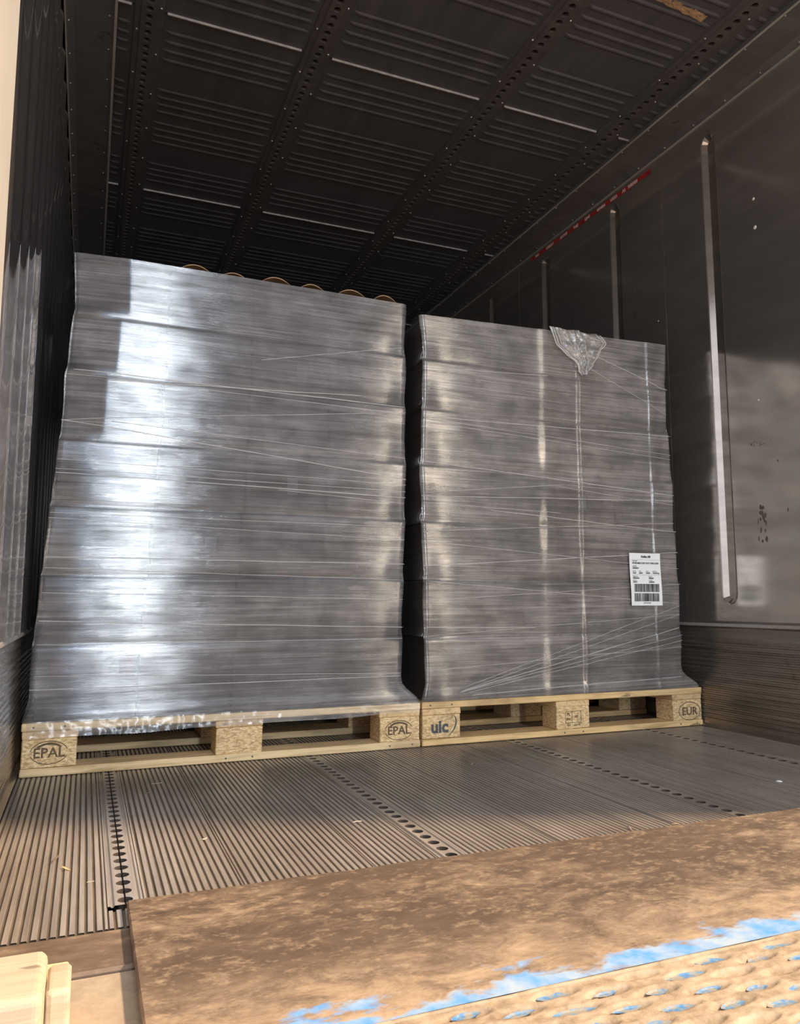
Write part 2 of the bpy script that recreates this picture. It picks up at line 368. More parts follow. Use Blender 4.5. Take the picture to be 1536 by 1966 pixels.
m = MB(); rs = random.Random(5)
def smear(y, z, dy, dz):
    n = 7; p = [(XR - .0004, y + dy * math.cos(2 * PI * k / n) * rs.uniform(.5, 1.1), z + dz * math.sin(2 * PI * k / n) * rs.uniform(.5, 1.1)) for k in range(n)]
    m.add(p, [tuple(range(n))])
for k in range(16): smear(2.07 + rs.gauss(0, .010), .745 + rs.gauss(0, .035), rs.uniform(.003, .008), rs.uniform(.006, .016))
for k in range(12): smear(2.07 + rs.gauss(0, .022), 1.06 + rs.gauss(0, .007), rs.uniform(.002, .004), rs.uniform(.002, .004))
for y_, z_, a_, b_ in ((2.47, .62, .005, .045), (2.47, .50, .006, .03), (1.96, .80, .004, .010), (2.72, 1.90, .003, .012), (2.35, 1.78, .010, .004), (1.99, .98, .004, .006)): smear(y_, z_, a_, b_)
m.build('scuff_marks', M['scuff'], wall_r, kind='stuff')
def kick(name, X, s, mat):
    i = -s                                            # inward
    prof = [(X + s * .01, KZ + .012), (X + i * .004, KZ + .010), (X + i * .010, KZ + .002), (X + i * .010, KZ - .012), (X + i * .004, KZ - .018), (X + i * .004, .335)]
    z = .325
    while z > .03:
        prof += [(X + i * .004, z), (X + i * .007, z - .003), (X + i * .007, z - .008), (X + i * .004, z - .011)]; z -= .0165
    prof += [(X + i * .004, .012), (X + i * .016, .004), (X + i * .016, -.01)]
    o = MB().extrude(prof, Y0, Y1, 'y').build(name, mat, None, **st)
    m = MB(); yy = 1.2
    while yy < 5: m.dome((X + i * .010, yy, KZ - .005), (i, 0, 0), .005, .002); yy += .19
    m.build('rivets', M['rivet'], o, kind='stuff')
    MB().box(*sorted((X + i * .0095, X + i * .0125)), Y0, Y1, KZ - .011, KZ + .001, .001).build('ledge_highlight', M['edge_highlight'], o)  # pale strip added as the highlight on the ledge
    return o
kick('baseboard_right', XR, 1, M['kick']); kick('baseboard_left', XL - .017, -1, M['kick'])

# --- ceiling: pressed sheets between four drilled rails
RAILS = [.262, .842, 1.562, 2.122]; TL, TR = .158, 2.236
seams = [Y0, 1.301, 2.501, 3.701, 4.901, 6.101, 7.301, Y1]
bays = [(TL - .01, RAILS[0] - .045), (RAILS[0] + .045, RAILS[1] - .045), (RAILS[1] + .045, RAILS[2] - .045), (RAILS[2] + .045, RAILS[3] - .045), (RAILS[3] + .045, TR + .01)]
def ribprof(a_, b_):
    mid = b_ - .6 if b_ < 1.5 else (a_ + b_) / 2
    prof = [(a_ + .001, H)]
    for r in sorted([sg * v for v in (.04, .087, .133, .18, .36, .41, .457, .507) for sg in (1, -1)]):
        y = mid + r
        if a_ + .02 < y < b_ - .02: prof += [(y - .010, H), (y - .003, H - .0035), (y + .003, H - .0035), (y + .010, H)]
    return prof + [(b_ - .001, H)]
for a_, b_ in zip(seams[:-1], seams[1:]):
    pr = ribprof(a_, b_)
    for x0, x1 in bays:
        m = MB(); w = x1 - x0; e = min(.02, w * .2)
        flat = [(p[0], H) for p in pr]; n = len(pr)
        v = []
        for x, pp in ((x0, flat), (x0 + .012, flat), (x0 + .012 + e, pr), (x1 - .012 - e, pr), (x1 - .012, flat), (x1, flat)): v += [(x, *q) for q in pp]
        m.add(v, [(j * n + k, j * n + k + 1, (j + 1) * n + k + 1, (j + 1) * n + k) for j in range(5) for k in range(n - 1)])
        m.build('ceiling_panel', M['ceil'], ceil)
        if b_ < 8:
            MB().box(x0 + .012, x1 - .012, b_ - .003, b_ + .003, H - .007, H + .002, .001).build('seam_batten', M['batten'], ceil)
def holed_strip(m, cx, hw, y0, pitch, n, r, z, depth, slot=0.0, up=1, walls=None):
    """flat strip along y with n round holes (joined by a slot if slot>0); depth goes away from the room"""
    K = 7
    for side in (-1, 1):
        inner = []
        for i in range(n):
            c = y0 + i * pitch; s0 = slot if slot else 0.0
            t0 = math.asin(min(1, s0 / r)) if s0 else 0.0
            if not s0: inner.append((0.0, c - pitch / 2))
            else: inner += [(s0, c - pitch / 2)]
            for k in range(K + 1):
                t = t0 + (PI - 2 * t0) * k / K
                inner.append((r * math.sin(t), c - r * math.cos(t)))
        inner.append((slot, y0 + (n - .5) * pitch))
        N_ = len(inner)
        v = [(cx + side * p[0], p[1], z) for p in inner] + [(cx + side * hw, p[1], z) for p in inner] + [(cx + side * p[0], p[1], z + up * depth) for p in inner]
        m.add(v[:2 * N_], [(i, i + 1, N_ + i + 1, N_ + i) for i in range(N_ - 1)])
        (walls or m).add(v[:N_] + v[2 * N_:], [(i, i + 1, N_ + i + 1, N_ + i) for i in range(N_ - 1)])
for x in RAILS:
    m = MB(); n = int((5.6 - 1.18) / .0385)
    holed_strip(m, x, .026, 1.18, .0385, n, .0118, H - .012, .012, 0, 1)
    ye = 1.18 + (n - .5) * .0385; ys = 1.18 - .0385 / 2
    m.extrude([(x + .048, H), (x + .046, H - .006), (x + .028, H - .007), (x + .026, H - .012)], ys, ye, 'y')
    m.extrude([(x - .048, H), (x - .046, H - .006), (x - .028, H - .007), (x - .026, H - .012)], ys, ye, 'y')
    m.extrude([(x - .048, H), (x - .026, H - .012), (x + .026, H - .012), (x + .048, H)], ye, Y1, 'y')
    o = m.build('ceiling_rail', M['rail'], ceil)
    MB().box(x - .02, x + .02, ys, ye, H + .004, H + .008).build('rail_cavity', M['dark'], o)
    m = MB(); y = 1.2
    while y < 5.5:
        m.dome((x - .036, y, H - .0068), (0, 0, -1), .0045, .003); m.dome((x + .036, y + .108, H - .0068), (0, 0, -1), .0045, .003); y += .2345
    m.build('rivets', M['rivet'], o, kind='stuff')
for name, xa, xb in (('trim_1', TR, XR), ('trim_2', TL, XL)):
    s = 1 if xb > xa else -1
    o = MB().extrude([(xa - s * .004, H + .002), (xa - s * .004, H - .014), (xa + s * .006, H - .017), (xa + s * .012, H - .010), (xb - s * .03, H + .000), (xb - s * .012, H - .010), (xb - s * .004, H - .018), (xb, H - .018)], Y0, Y1, 'y').build(name, M['trim'], None, **st)
    m = MB(); y = 1.2
    while y < 5: m.dome((xa + s * .02, y, H - .009), (0, 0, -1), .004, .003); m.dome((xb - s * .013, y + .07, H - .012), (-s, 0, -1), .0045, .003); y += .172
    m.build('rivets', M['rivet'], o, kind='stuff')
    MB().box(*sorted((xa - s * .004, xa + s * .005)), Y0, Y1, H - .0205, H - .0165, .001).build('trim_lip_highlight', M['edge_highlight'], o)  # pale strips added as highlights along both trim edges
    MB().box(*sorted((xb - s * .006, xb - s * .0005)), Y0, Y1, H - .0235, H - .0185, .001).build('trim_lip_highlight', M['edge_highlight'], o)
# torn strip of tape on the ceiling near the door
MB().grid(lambda u, v: (1.80 + .22 * u, 1.80 + .03 * v + .02 * u + .006 * noise.noise((u * 9, v * 3, 1)), H - .003 - .004 * abs(noise.noise((u * 14, v * 4, 5)))), 24, 4).build('torn_tape', M['kraft'], ceil)

# --- floor: ribbed planks and airline rails
FR = [.230, .818, 1.545, 2.133]; PITCH_R = .0127
def plank(x0, x1, ya=1.275, yb=Y1):
    n = int((x1 - x0 - .008) / PITCH_R); pad = (x1 - x0 - n * PITCH_R) / 2
    top = MB(); gr = MB()
    x = x0 + .0007
    def land(a_, b_): top.extrude([(a_, -.005), (a_ + .0006, -.0004), (a_ + .0012, 0), (b_ - .0012, 0), (b_ - .0006, -.0004), (b_, -.005)], ya, yb, 'y')
    land(x, x0 + pad - .002 + .0015)
    for i in range(n):
        a_ = x0 + pad + i * PITCH_R + .0020; land(a_ + .0015, a_ + PITCH_R - .0022)
    land(x0 + pad + n * PITCH_R + .002, x1 - .0007)
    o = top.build('floor_plank', M['floor'], floor)
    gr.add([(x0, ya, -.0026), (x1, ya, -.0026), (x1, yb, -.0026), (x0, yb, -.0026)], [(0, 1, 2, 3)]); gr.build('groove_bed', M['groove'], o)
edges = [XL, *sum([[r - .0275, r + .0275] for r in FR], []), XR]
for a_, b_, k in ((edges[0], edges[1], 1), (edges[2], edges[3], 3), (edges[4], edges[5], 3), (edges[6], edges[7], 3), (edges[8], edges[9], 1)):
    cuts = [a_ + (b_ - a_) * i / k for i in range(k + 1)]
    if k == 3: cuts[1], cuts[2] = a_ + (b_ - a_) * .31, a_ + (b_ - a_) * .76
    for p, q in zip(cuts[:-1], cuts[1:]): plank(p, q)
plank(FR[0] - .0275, FR[0] + .0275, 1.275, 1.346)
for i, x in enumerate(FR):
    m = MB(); wl = MB(); ys = 1.362; n = int((5.0 - ys) / .0406); slot = .0014 if i == 0 else 0.0
    holed_strip(m, x, .0165, ys + .0203, .0406, n, .0122, .001, .013, slot, -1, wl)
    ye = ys + n * .0406
    for s in (1, -1):
        m.extrude([(x + s * .0165, .001), (x + s * .0185, -.002), (x + s * .0215, -.002), (x + s * .0235, .0003), (x + s * .0272, .0003), (x + s * .0272, -.005)], ys, Y1, 'y')
    m.extrude([(x - .0165, .001), (x + .0165, .001)], ye, Y1, 'y')
    o = m.build('lashing_rail', M['floor'], floor)
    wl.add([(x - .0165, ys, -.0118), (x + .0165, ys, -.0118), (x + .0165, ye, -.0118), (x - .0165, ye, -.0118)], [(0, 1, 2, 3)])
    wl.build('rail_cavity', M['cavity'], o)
# rear sill of the trailer and the concrete in front of it
MB().box(XL - .03, XR + .03, 1.145, 1.274, -.12, -.001, .004).build('trim_3', M['sill'], None, **st)
MB().box(-5, 7, -9, 1.140, -.14, -.006).build('trim_4', M['concrete'], None, **st)
# rear frame posts and header of the trailer
MB().box(XL - .085, XL + .004, 1.10, 1.375, -.14, 2.6, .006).build('trim_5', M['cream'], None, **st)
MB().box(XR + .002, XR + .085, 1.10, 1.155, -.14, 2.6, .006).build('trim_6', M['trim'], None, **st)
MB().box(XL - .0, XR + .0, 1.10, 1.155, H + .0, 2.6, .006).build('trim_7', M['trim'], None, **st)

# ------------------------------------------------------------------ dock leveller
dock = thing('dock_leveler', 'rusty brown steel dock plate with worn blue paint overlapping the ribbed floor', 'dock plate', (1.2, .86, 0))
dock_off = Vector(dock.location)
def place(mb): mb.v = [tuple(Vector(v) - dock_off) for v in mb.v]; return mb
HY = .860
def lip_top(u, v):
    x = .2325 + u * 2.0; y = HY + .003 + v * (1.343 - HY - .003)
    return (x, y + (.003 * noise.noise((x * 9, 1, 2)) if v == 1 else 0), .0125 + .0008 * noise.noise((x * 4, y * 4, 0)))
m = MB().grid(lip_top, 60, 16)
NU = 61
def rim(idx, dz, out):
    global m
    b = len(m.v); pts = [m.v[i] for i in idx]
    m.v += [(p[0] + out[0] * .002, p[1] + out[1] * .002, p[2] - .002) for p in pts] + [(p[0] + out[0] * .002, p[1] + out[1] * .002, .0012) for p in pts]
    n = len(pts)
    for k in range(n - 1):
        m.f += [(idx[k], idx[k + 1], b + k + 1, b + k), (b + k, b + k + 1, b + n + k + 1, b + n + k)]
rim([16 * NU + i for i in range(NU)], 0, (0, 1)); rim([j * NU for j in range(17)], 0, (-1, 0)); rim([j * NU + 60 for j in range(17)], 0, (1, 0))
lip = m.build('lip_plate', M['lip'], None)
lip.parent = dock; lip.location = -dock_off
MB().box(.2325, 2.2325, HY - .0015, HY + .003, .000, .0075).build('hinge_gap', M['dark'], lip)
hp = MB().tube([(.24 + 2 * k / 40, HY - .0035 + .0012 * noise.noise((k * 1.3, 0, 0)), .0122 + .0012 * noise.noise((k * .7, 3, 0))) for k in range(41)], [.0032 + .0016 * noise.noise((k * .9, 1, 8)) for k in range(41)], 8)
hp.build('hinge_rod', M['deck'], lip, True)
# deck with pressed lens-shaped hollows showing blue paint
DK = MB(); BX0, BX1 = .2325, 2.2325
rows = []
LENS = []
y = HY - .0185; r = 0
while y > .55:
    off = 0 if r % 2 else .0605
    x = .271 + off - .121
    while x < 1.45:
        if x > .3: LENS.append((x + random.uniform(-.003, .003), y + random.uniform(-.001, .001)))
        x += .121
    y -= .0192; r += 1
def deck_h(x, y):
    z = .0125 + .0014 * noise.noise((x * 30, y * 40, 0)) + .0012 * noise.noise((x * 75, y * 120, 3))
    k = (HY - .0185 - y) / .0192
    rr = int(round(k)); h = 0
    for q in (rr - 1, rr, rr + 1):
        if q < 0: continue
        yc = HY - .0185 - q * .0192; off = .0605 if q % 2 == 0 else 0
        xc = (x - .271 - off) / .121; dx = (xc - round(xc)) * .121; dy = y - yc
        e = (dx / .034) ** 2 + (dy / .0088) ** 2
        if e < 1: h = max(h, (1 - e) ** .7)
    return z - .0085 * h
DX0, DX1, DY0, DY1 = .35, 1.45, .58, HY - .002
DK.grid(lambda u, v: (DX0 + u * (DX1 - DX0), DY0 + v * (DY1 - DY0), deck_h(DX0 + u * (DX1 - DX0), DY0 + v * (DY1 - DY0))), 260, 110)
dk = DK.build('deck_plate', M['deck'], None, True); dk.parent = dock; dk.location = -dock_off
fl = MB(); Z = .0125
for b in ((BX0, DX0, -3, DY1), (DX1, BX1, -3, DY1), (DX0, DX1, -3, DY0)): fl.box(b[0], b[1], b[2], b[3], 0, Z)
o = fl.build('deck_border', M['deck'], None); o.parent = dock; o.location = -dock_off
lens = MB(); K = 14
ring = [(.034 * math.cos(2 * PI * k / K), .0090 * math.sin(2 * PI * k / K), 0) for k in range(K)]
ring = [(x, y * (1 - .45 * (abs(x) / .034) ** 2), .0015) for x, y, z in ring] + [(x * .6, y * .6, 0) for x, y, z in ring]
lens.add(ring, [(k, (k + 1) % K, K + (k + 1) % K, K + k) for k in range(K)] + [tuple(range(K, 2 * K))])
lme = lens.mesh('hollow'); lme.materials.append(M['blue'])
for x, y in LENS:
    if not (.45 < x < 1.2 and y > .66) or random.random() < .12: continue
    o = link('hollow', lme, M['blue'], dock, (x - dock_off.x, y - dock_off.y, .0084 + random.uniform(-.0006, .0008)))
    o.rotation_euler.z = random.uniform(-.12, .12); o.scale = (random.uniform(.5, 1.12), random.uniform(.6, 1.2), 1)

# ------------------------------------------------------------------ pale timber at the dock edge
def timber(label, b, c, mat):
    cx, cy = (b[0] + b[1]) / 2, (b[2] + b[3]) / 2
    t = MB().box(b[0] - cx, b[1] - cx, b[2] - cy, b[3] - cy, 0, b[5] - b[4], c, .0004, 4).build('timber_block', mat, None, label=label, category='block')
    t.location = (cx, cy, b[4]); return t
M['timber'] = wood_mat('raw_timber', (.52, .42, .29), (.44, .34, .22))
timber('largest pale timber block at bottom left corner of the dock, with rounded edges', (-.10, .1285, .86, .97, -.006, .106), .010, M['timber'])
timber('narrow pale timber offcut standing right of the largest block', (.1290, .1530, .90, .965, -.006, .090), .006, M['timber'])
timber('low flat plank end lying behind the two pale timber blocks', (.02, .1500, .975, 1.06, -.006, .052), .003, M['wood_pale'])

# ------------------------------------------------------------------ pallets
def ellipse(m, cx, cz, rx, rz, t0, t1, w, y, n=28):
    for k in range(n):
        a0, a1 = t0 + (t1 - t0) * k / n, t0 + (t1 - t0) * (k + 1) / n
        m.add([(cx + (rx + d) * math.cos(t), y, cz + (rz + d) * math.sin(t)) for t, d in ((a0, -w / 2), (a1, -w / 2), (a1, w / 2), (a0, w / 2))], [(0, 1, 2, 3)])
def stamp_epal():
    m = xf(text_mesh([('EPAL', 0, -.013, .038, 'CENTER', .0006)]), FRONT); 
    ellipse(m, 0, 0, .048, .031, .25, PI - .15, .0022, 0); ellipse(m, 0, 0, .048, .031, PI + .25, 2 * PI - .3, .0022, 0)
    ellipse(m, 0, .004, .034, .020, .5, PI - .5, .006, 0, 14)
    return m
def stamp_eur():
    m = xf(text_mesh([('EUR', 0, -.0145, .042, 'CENTER', .0006)]), FRONT)
    ellipse(m, 0, 0, .052, .034, 0, 2 * PI, .0026, 0, 36); return m
def stamp_uic():
    m = xf(text_mesh([('uic', -.008, -.014, .056, 'CENTER', .0022)]), FRONT)
    for k in range(18):
        def p(t, d): return (.022 + (.030 + d) * math.cos(t) + .012 * math.sin(t), 0, .000 + .036 * math.sin(t) + .006)
        t0, t1 = -1.5 + 2.6 * k / 18, -1.5 + 2.6 * (k + 1) / 18; w = .0025
        m.add([p(t0, -w), p(t1, -w), p(t1, w), p(t0, w)], [(0, 1, 2, 3)])
    return m
def stamp_ippc():
    m = MB()
    for b in ((-.034, .034, .022, .0236), (-.034, .034, -.018, -.0164), (-.034, -.0324, -.018, .0236), (.0324, .034, -.018, .0236), (-.006, -.0045, -.018, .0236)):
        m.add([(b[0], 0, b[2]), (b[1], 0, b[2]), (b[1], 0, b[3]), (b[0], 0, b[3])], [(0, 1, 2, 3)])
    t = xf(text_mesh([('PL', -.020, .008, .014, 'CENTER', .0004), ('HT', .014, .000, .012, 'CENTER', .0004), ('IPPC', -.019, -.008, .0115, 'CENTER', .0003), ('334', -.020, -.029, .010, 'CENTER', .0003), ('22-1-0', .016, -.029, .010, 'CENTER', .0003)]), FRONT)
    m.add(t.v, t.f); return m
def make_pallet(label, x0, stamps, mat, ragged):
    t = thing('wooden_pallet', label, 'pallet', (x0 + .6, D + .4, 0.0015))
    def bd(name, x0_, x1_, y0_, y1_, z0_, z1_, mt):
        return MB().box(x0_ - .6, x1_ - .6, y0_ - .4, y1_ - .4, z0_, z1_, .0025, .0009).build(name, mt, t)
    for y0_, w in ((0, .145), (.185, .1), (.3275, .145), (.515, .1), (.655, .145)):
        bd('top_board', 0, 1.2, y0_, y0_ + w, .122, .144, mat)
    for x in (0, .5275, 1.055): bd('cross_board', x + random.uniform(0, .003), x + .145, .004, .796, .1003, .1217, M['wood_y'])
    for y0_, w in ((0, .1), (.3275, .145), (.7, .1)): bd('bottom_board', 0, 1.2, y0_, y0_ + w, 0, .022, mat)
    for iy, (y0_, w) in enumerate(((.003, .097), (.3275, .145), (.7, .097))):
        for ix, x in enumerate((0, .5275, 1.055)):
            bl = bd('block', x + .002, x + .143, y0_, y0_ + w, .0223, .100, M['chip'])
            if iy == 0 and stamps[ix]:
                mb, dx, dz, mt = stamps[ix]
                xf(mb, Matrix.Translation((x + .0725 + dx - .6, y0_ - .4 - .0008, .061 + dz))); mb.build('stamp', mt, bl)
    # nail heads on the corner blocks' board ends
    m = MB()
    for x in (.03, .11, .56, .64, 1.09, 1.17): m.dome((x - .6, -.4005, .133 if x < .2 else .011), (0, -1, 0), .003, .001)
    m.build('nail_heads', M['ink'], t, kind='stuff')
    return t
X_R = 1.2067
pl = make_pallet('worn wooden pallet with EPAL stamps under the left load', 0.0, [(stamp_epal(), 0, .002, M['burn']), None, (stamp_epal(), -.004, -.002, M['burn'])], M['wood_pale'], True)
pr = make_pallet('golden wooden pallet with UIC and EUR stamps under the right load', X_R, [(stamp_uic(), 0, -.004, M['ink']), (stamp_ippc(), 0, 0, M['burn']), (stamp_eur(), .010, -.004, M['burn'])], M['wood'], False)

# ------------------------------------------------------------------ loads
ZB = [.1475, .358, .555, .757, .955, 1.156, 1.336]
ZT = ZB + [1.53]
STACK = {
    'left': dict(xl=[.011, .016, .027, .043, .056, .066, .079, .074], xr=[1.134, 1.136, 1.140, 1.149, 1.150, 1.150, 1.150, 1.150], px=(0.002, 1.198), top=(1.532, 1.524), seed=3),
    'right': dict(xl=[1.222, 1.218, 1.219, 1.210, 1.206, 1.213, 1.218, 1.208], xr=[2.318, 2.323, 2.322, 2.312, 2.311, 2.298, 2.295, 2.304], px=(X_R + .002, X_R + 1.198), top=(1.496, 1.524), seed=11),
}
def interp(t, z):
    for i in range(7):
        if z <= ZT[i + 1] or i == 6:
            f = (z - ZT[i]) / (ZT[i + 1] - ZT[i]); return t[i] + (t[i + 1] - t[i]) * max(0, min(1, f))
def layer_of(z):
    for i in range(7):
        if z < ZT[i + 1]: return i, (z - ZT[i]) / (ZT[i + 1] - ZT[i])
    return 6, 1.0
def smooth(a_, b_, x): t = max(0, min(1, (x - a_) / (b_ - a_))); return t * t * (3 - 2 * t)
def inset(z, sd, side):
    i, t = layer_of(z)
    k = .006 * (1 - t) * smooth(0, .12, t) + (.006 * (1 - smooth(0, .12, t)) * .2 if i else 0)
    k += .003 * math.sin(PI * t) * noise.noise((i * 3.1, side * 7.7, sd))
    return k
def edges_at(st_, z):
    xl = interp(st_['xl'], z) + inset(z, st_['seed'], 0) * .8 - .003; xr = interp(st_['xr'], z) - inset(z, st_['seed'], 1) * .8 + .003
    fl = (1 - smooth(.1475, .235, z)) ** 1.5
    return xl + (st_['px'][0] - xl) * fl, xr + (st_['px'][1] - xr) * fl
def surf_y(st_, x, z):
    i, t = layer_of(z); xl, xr = edges_at(st_, z); u = (x - xl) / (xr - xl); sd = st_['seed']
    y = D + .002 + .0022 * (1 - smooth(0, .10, t)) + .0010 * (1 - t)
    y -= .0022 * math.sin(PI * min(1, t)) * (.55 + .6 * noise.noise((u * 2 + i * 5, i * 1.7, sd)))
    y += .0009 * noise.noise((u * 6, z * 26, sd)) + .0005 * noise.noise((u * 12, z * 90, sd + 4))
    if sd == 11:
        for c, hgt, wd in ((1.872, .0055, .010), (2.205, .0040, .007), (1.722, .0052, .030)):
            cc = c + .006 * noise.noise((z * 5, c, 2)); y -= hgt * math.exp(-((x - cc) / wd) ** 2) * (.7 + .5 * noise.noise((z * 6, c * 3, 1)))
    # slack pockets at the outer corners of each layer
    y += .006 * math.exp(-((u - .0) / .05) ** 2) * (1 - t) + .006 * math.exp(-((u - 1) / .05) ** 2) * (1 - t)
    if sd == 3 and i >= 4: y += .10 * max(0, .125 + .02 * (i - 5) - u) * smooth(.05, .2, t) * 1.1
    return y - .006 * (1 - smooth(.1475, .20, z))
def film(key, label, mat, NF=200):
    s = STACK[key]; root = thing('stretch_wrap', label, 'plastic film', ((s['px'][0] + s['px'][1]) / 2, D + .4, .1475)); off = Vector(root.location)
    rows_ = []
    for i in range(7):
        for t in (0, .04, .08, .13, .2, .3, .42, .54, .66, .78, .88, .94, .975): rows_.append(ZT[i] + t * (ZT[i + 1] - ZT[i]))
    rows_ += [1.525, 1.53]
    rows_ += [.155, .165, .175, .195]; rows_.sort()
    V = []; UVc = []; cols = 0
    for z in rows_:
        xl, xr = edges_at(s, z); line = []
        top = z > 1.5
        def zt(x): 
            u = (x - xl) / (xr - xl); k = s['top'][0] + (s['top'][1] - s['top'][0]) * u
            return z if z < 1.40 else 1.40 + (z - 1.40) * (k - 1.40) / .13
        r = .012
        for k in range(9):
            yy = D + .8 - (.8 - r) * k / 8; line.append((xl + .004 * noise.noise((yy * 6, z * 12, s['seed'])), yy, zt(xl)))
        yf = surf_y(s, xl + r, z)
        for k in (1, 2): a_ = PI / 2 * k / 3; line.append((xl + r - r * math.cos(a_), yf + r - r * math.sin(a_), zt(xl)))
        for k in range(NF + 1):
            x = xl + r + (xr - xl - 2 * r) * k / NF; line.append((x, surf_y(s, x, z), zt(x)))
        yf = surf_y(s, xr - r, z)
        for k in (1, 2): a_ = PI / 2 * k / 3; line.append((xr - r + r * math.sin(a_), yf + r - r * math.cos(a_), zt(xr)))
        for k in range(9):
            yy = D + r + (.8 - r) * k / 8; line.append((xr + .004 * noise.noise((yy * 6, z * 12, s['seed'] + 9)), yy, zt(xr)))
        line.append(line[0]); cols = len(line); u = 0; prev = None
        for p in line:
            if prev is not None: u += math.hypot(p[0] - prev[0], p[1] - prev[1])
            V.append(Vector(p) - off); UVc.append((u, p[2])); prev = p
    m = MB(); nr = len(rows_)
    m.add(V, [(j * cols + i, j * cols + i + 1, (j + 1) * cols + i + 1, (j + 1) * cols + i) for j in range(nr - 1) for i in range(cols - 1)])
    me = m.mesh('film_sheet', True); uvl = me.uv_layers.new(name='uv'); 
    for lp in me.loops: uvl.data[lp.index].uv = UVc[lp.vertex_index]
    o = link('film_sheet', me, mat, root); me.materials.append(M['film_side'])
    nf = cols - 1
    for p in me.polygons:
        c = p.index % nf
        if c < 8 or c >= nf - 9: p.material_index = 1
    return root, off
fl_, offl = film('left', 'clear stretch wrap around the carton stack on the left pallet, net pattern', M['film_l'])
fr_, offr = film('right', 'clear stretch wrap around the carton stack on the right pallet, torn tail hanging', M['film_r'])
def uvgrid(name, fn, nu, nv, mat, root, off, uvs=1.0):
    m = MB().grid(lambda u, v: Vector(fn(u, v)) - off, nu, nv); me = m.mesh(name, True); uvl = me.uv_layers.new(name='uv')
    for lp in me.loops:
        q = me.vertices[lp.vertex_index].co; uvl.data[lp.index].uv = (q.x * uvs, q.z * uvs)
    return link(name, me, mat, root)

LEFT = [(0.086, 1.166, 1.143, 1.151), (0.068, 1.152, 1.143, 1.127), (0.059, 1.013, 1.149, 1.132), (0.059, 1.013, 1.149, 0.898), (0.054, 0.893, 1.149, 0.879), (0.051, 0.866, 1.148, 0.855), (0.052, 0.854, 1.148, 0.835), (0.642, 1.259, 1.138, 1.365), (0.196, 1.017, 1.149, 0.971), (0.183, 1.143, 0.985, 1.175), (0.043, 0.737, 1.143, 0.733), (0.04, 0.721, 1.143, 0.689), (0.038, 0.609, 1.143, 0.608), (0.036, 0.578, 1.138, 0.554), (0.033, 0.507, 1.138, 0.489), (0.029, 0.427, 1.138, 0.396), (0.026, 0.36, 1.138, 0.359), (0.023, 0.274, 1.128, 0.245), (0.014, 0.236, 1.128, 0.236), (0.704, 0.838, 1.143, 0.814)]
RIGHT = [(1.217, 1.125, 2.303, 1.142), (1.217, 1.12, 2.303, 1.065), (1.242, 1.108, 2.302, 1.047), (1.96, 1.432, 2.296, 1.333), (1.908, 1.387, 2.291, 1.229), (1.218, 1.305, 1.729, 1.328), (1.217, 0.967, 2.308, 0.902), (1.216, 0.857, 1.795, 0.917), (1.795, 0.917, 2.308, 0.902), (1.208, 0.845, 2.306, 0.88), (1.212, 0.822, 1.773, 0.809), (1.766, 0.907, 2.306, 0.863), (1.479, 0.806, 2.311, 0.756), (1.212, 0.722, 2.307, 0.791), (1.216, 0.689, 2.32, 0.61), (1.215, 0.603, 2.317, 0.674), (1.223, 0.552, 2.312, 0.473), (1.223, 0.485, 2.322, 0.55), (1.223, 0.394, 1.65, 0.389), (1.231, 0.365, 2.315, 0.431), (1.222, 0.249, 2.319, 0.305), (1.393, 0.163, 2.313, 0.192), (1.377, 0.193, 2.317, 0.465), (1.36, 0.179, 2.315, 0.431), (1.352, 0.175, 2.313, 0.38), (1.344, 0.172, 2.322, 0.351), (1.377, 0.171, 2.321, 0.33)]
def film_edges(lines, key, root, off):
    s = STACK[key]
    for k, (xa, za, xb, zb) in enumerate(lines):
        n = 40; w = .0013 if k % 3 else .0021
        pts = []
        for i in range(n + 1):
            t = i / n; x = xa + (xb - xa) * t; z = za + (zb - za) * t + .0015 * noise.noise((t * 5, k * 3.3, 0))
            pts.append(Vector((x, surf_y(s, x, z) - .0012, z)) - off)
        MB().tube(pts, [w * (.65 + .6 * abs(noise.noise((i * .2, k * 2.1, 1)))) for i in range(n + 1)], 5, .5).build('film_edge', M['film_edge'], root, True)
film_edges(LEFT, 'left', fl_, offl); film_edges(RIGHT, 'right', fr_, offr)
# hem of the left film hanging over the pallet's top board
def hem(u, v):
    x = .012 + u * 1.183; z = .150 - v * (.046 - .012 * u + .004 * noise.noise((u * 6, 0, 4)))
    y = D - .004 - .004 * v + .0022 * noise.noise((u * 60, v * 4, 1)) * (1.4 - u) + .0015 * noise.noise((u * 25, v * 9, 7))
    return (x, y, z)
uvgrid('film_hem', hem, 160, 8, M['film_clear'], fl_, offl)
# torn tail on the right load
TL_ = [(1.735, 1.520), (1.764, 1.455), (1.802, 1.419), (1.850, 1.398), (1.864, 1.369), (1.876, 1.346)]
TR_ = [(1.965, 1.514), (1.999, 1.488), (1.975, 1.460), (1.948, 1.424), (1.927, 1.392), (1.898, 1.349)]
def poly(P, t):
    k = min(4, int(t * 5)); f = t * 5 - k; return P[k][0] + (P[k + 1][0] - P[k][0]) * f, P[k][1] + (P[k + 1][1] - P[k][1]) * f
def tail(u, v):
    a_, b_ = poly(TL_, v), poly(TR_, v)
    x = a_[0] + (b_[0] - a_[0]) * u; z = a_[1] + (b_[1] - a_[1]) * u
    x += .006 * noise.noise((u * 3, v * 9, 4)); z += .006 * noise.noise((u * 5, v * 4, 6)) - .004 * math.sin(PI * u) * (1 - v)
    y = D - .010 - .014 * math.sin(PI * u) + .008 * noise.noise((u * 6 + v * 2, v * 4, 2)) + .007 * noise.noise((u * 16 + 3 * v, v * 11, 9)) * (.3 + u)
    return (x, y, z)
tl = uvgrid('loose_tail', tail, 60, 50, M['film_tail'], fr_, offr, 2.0)
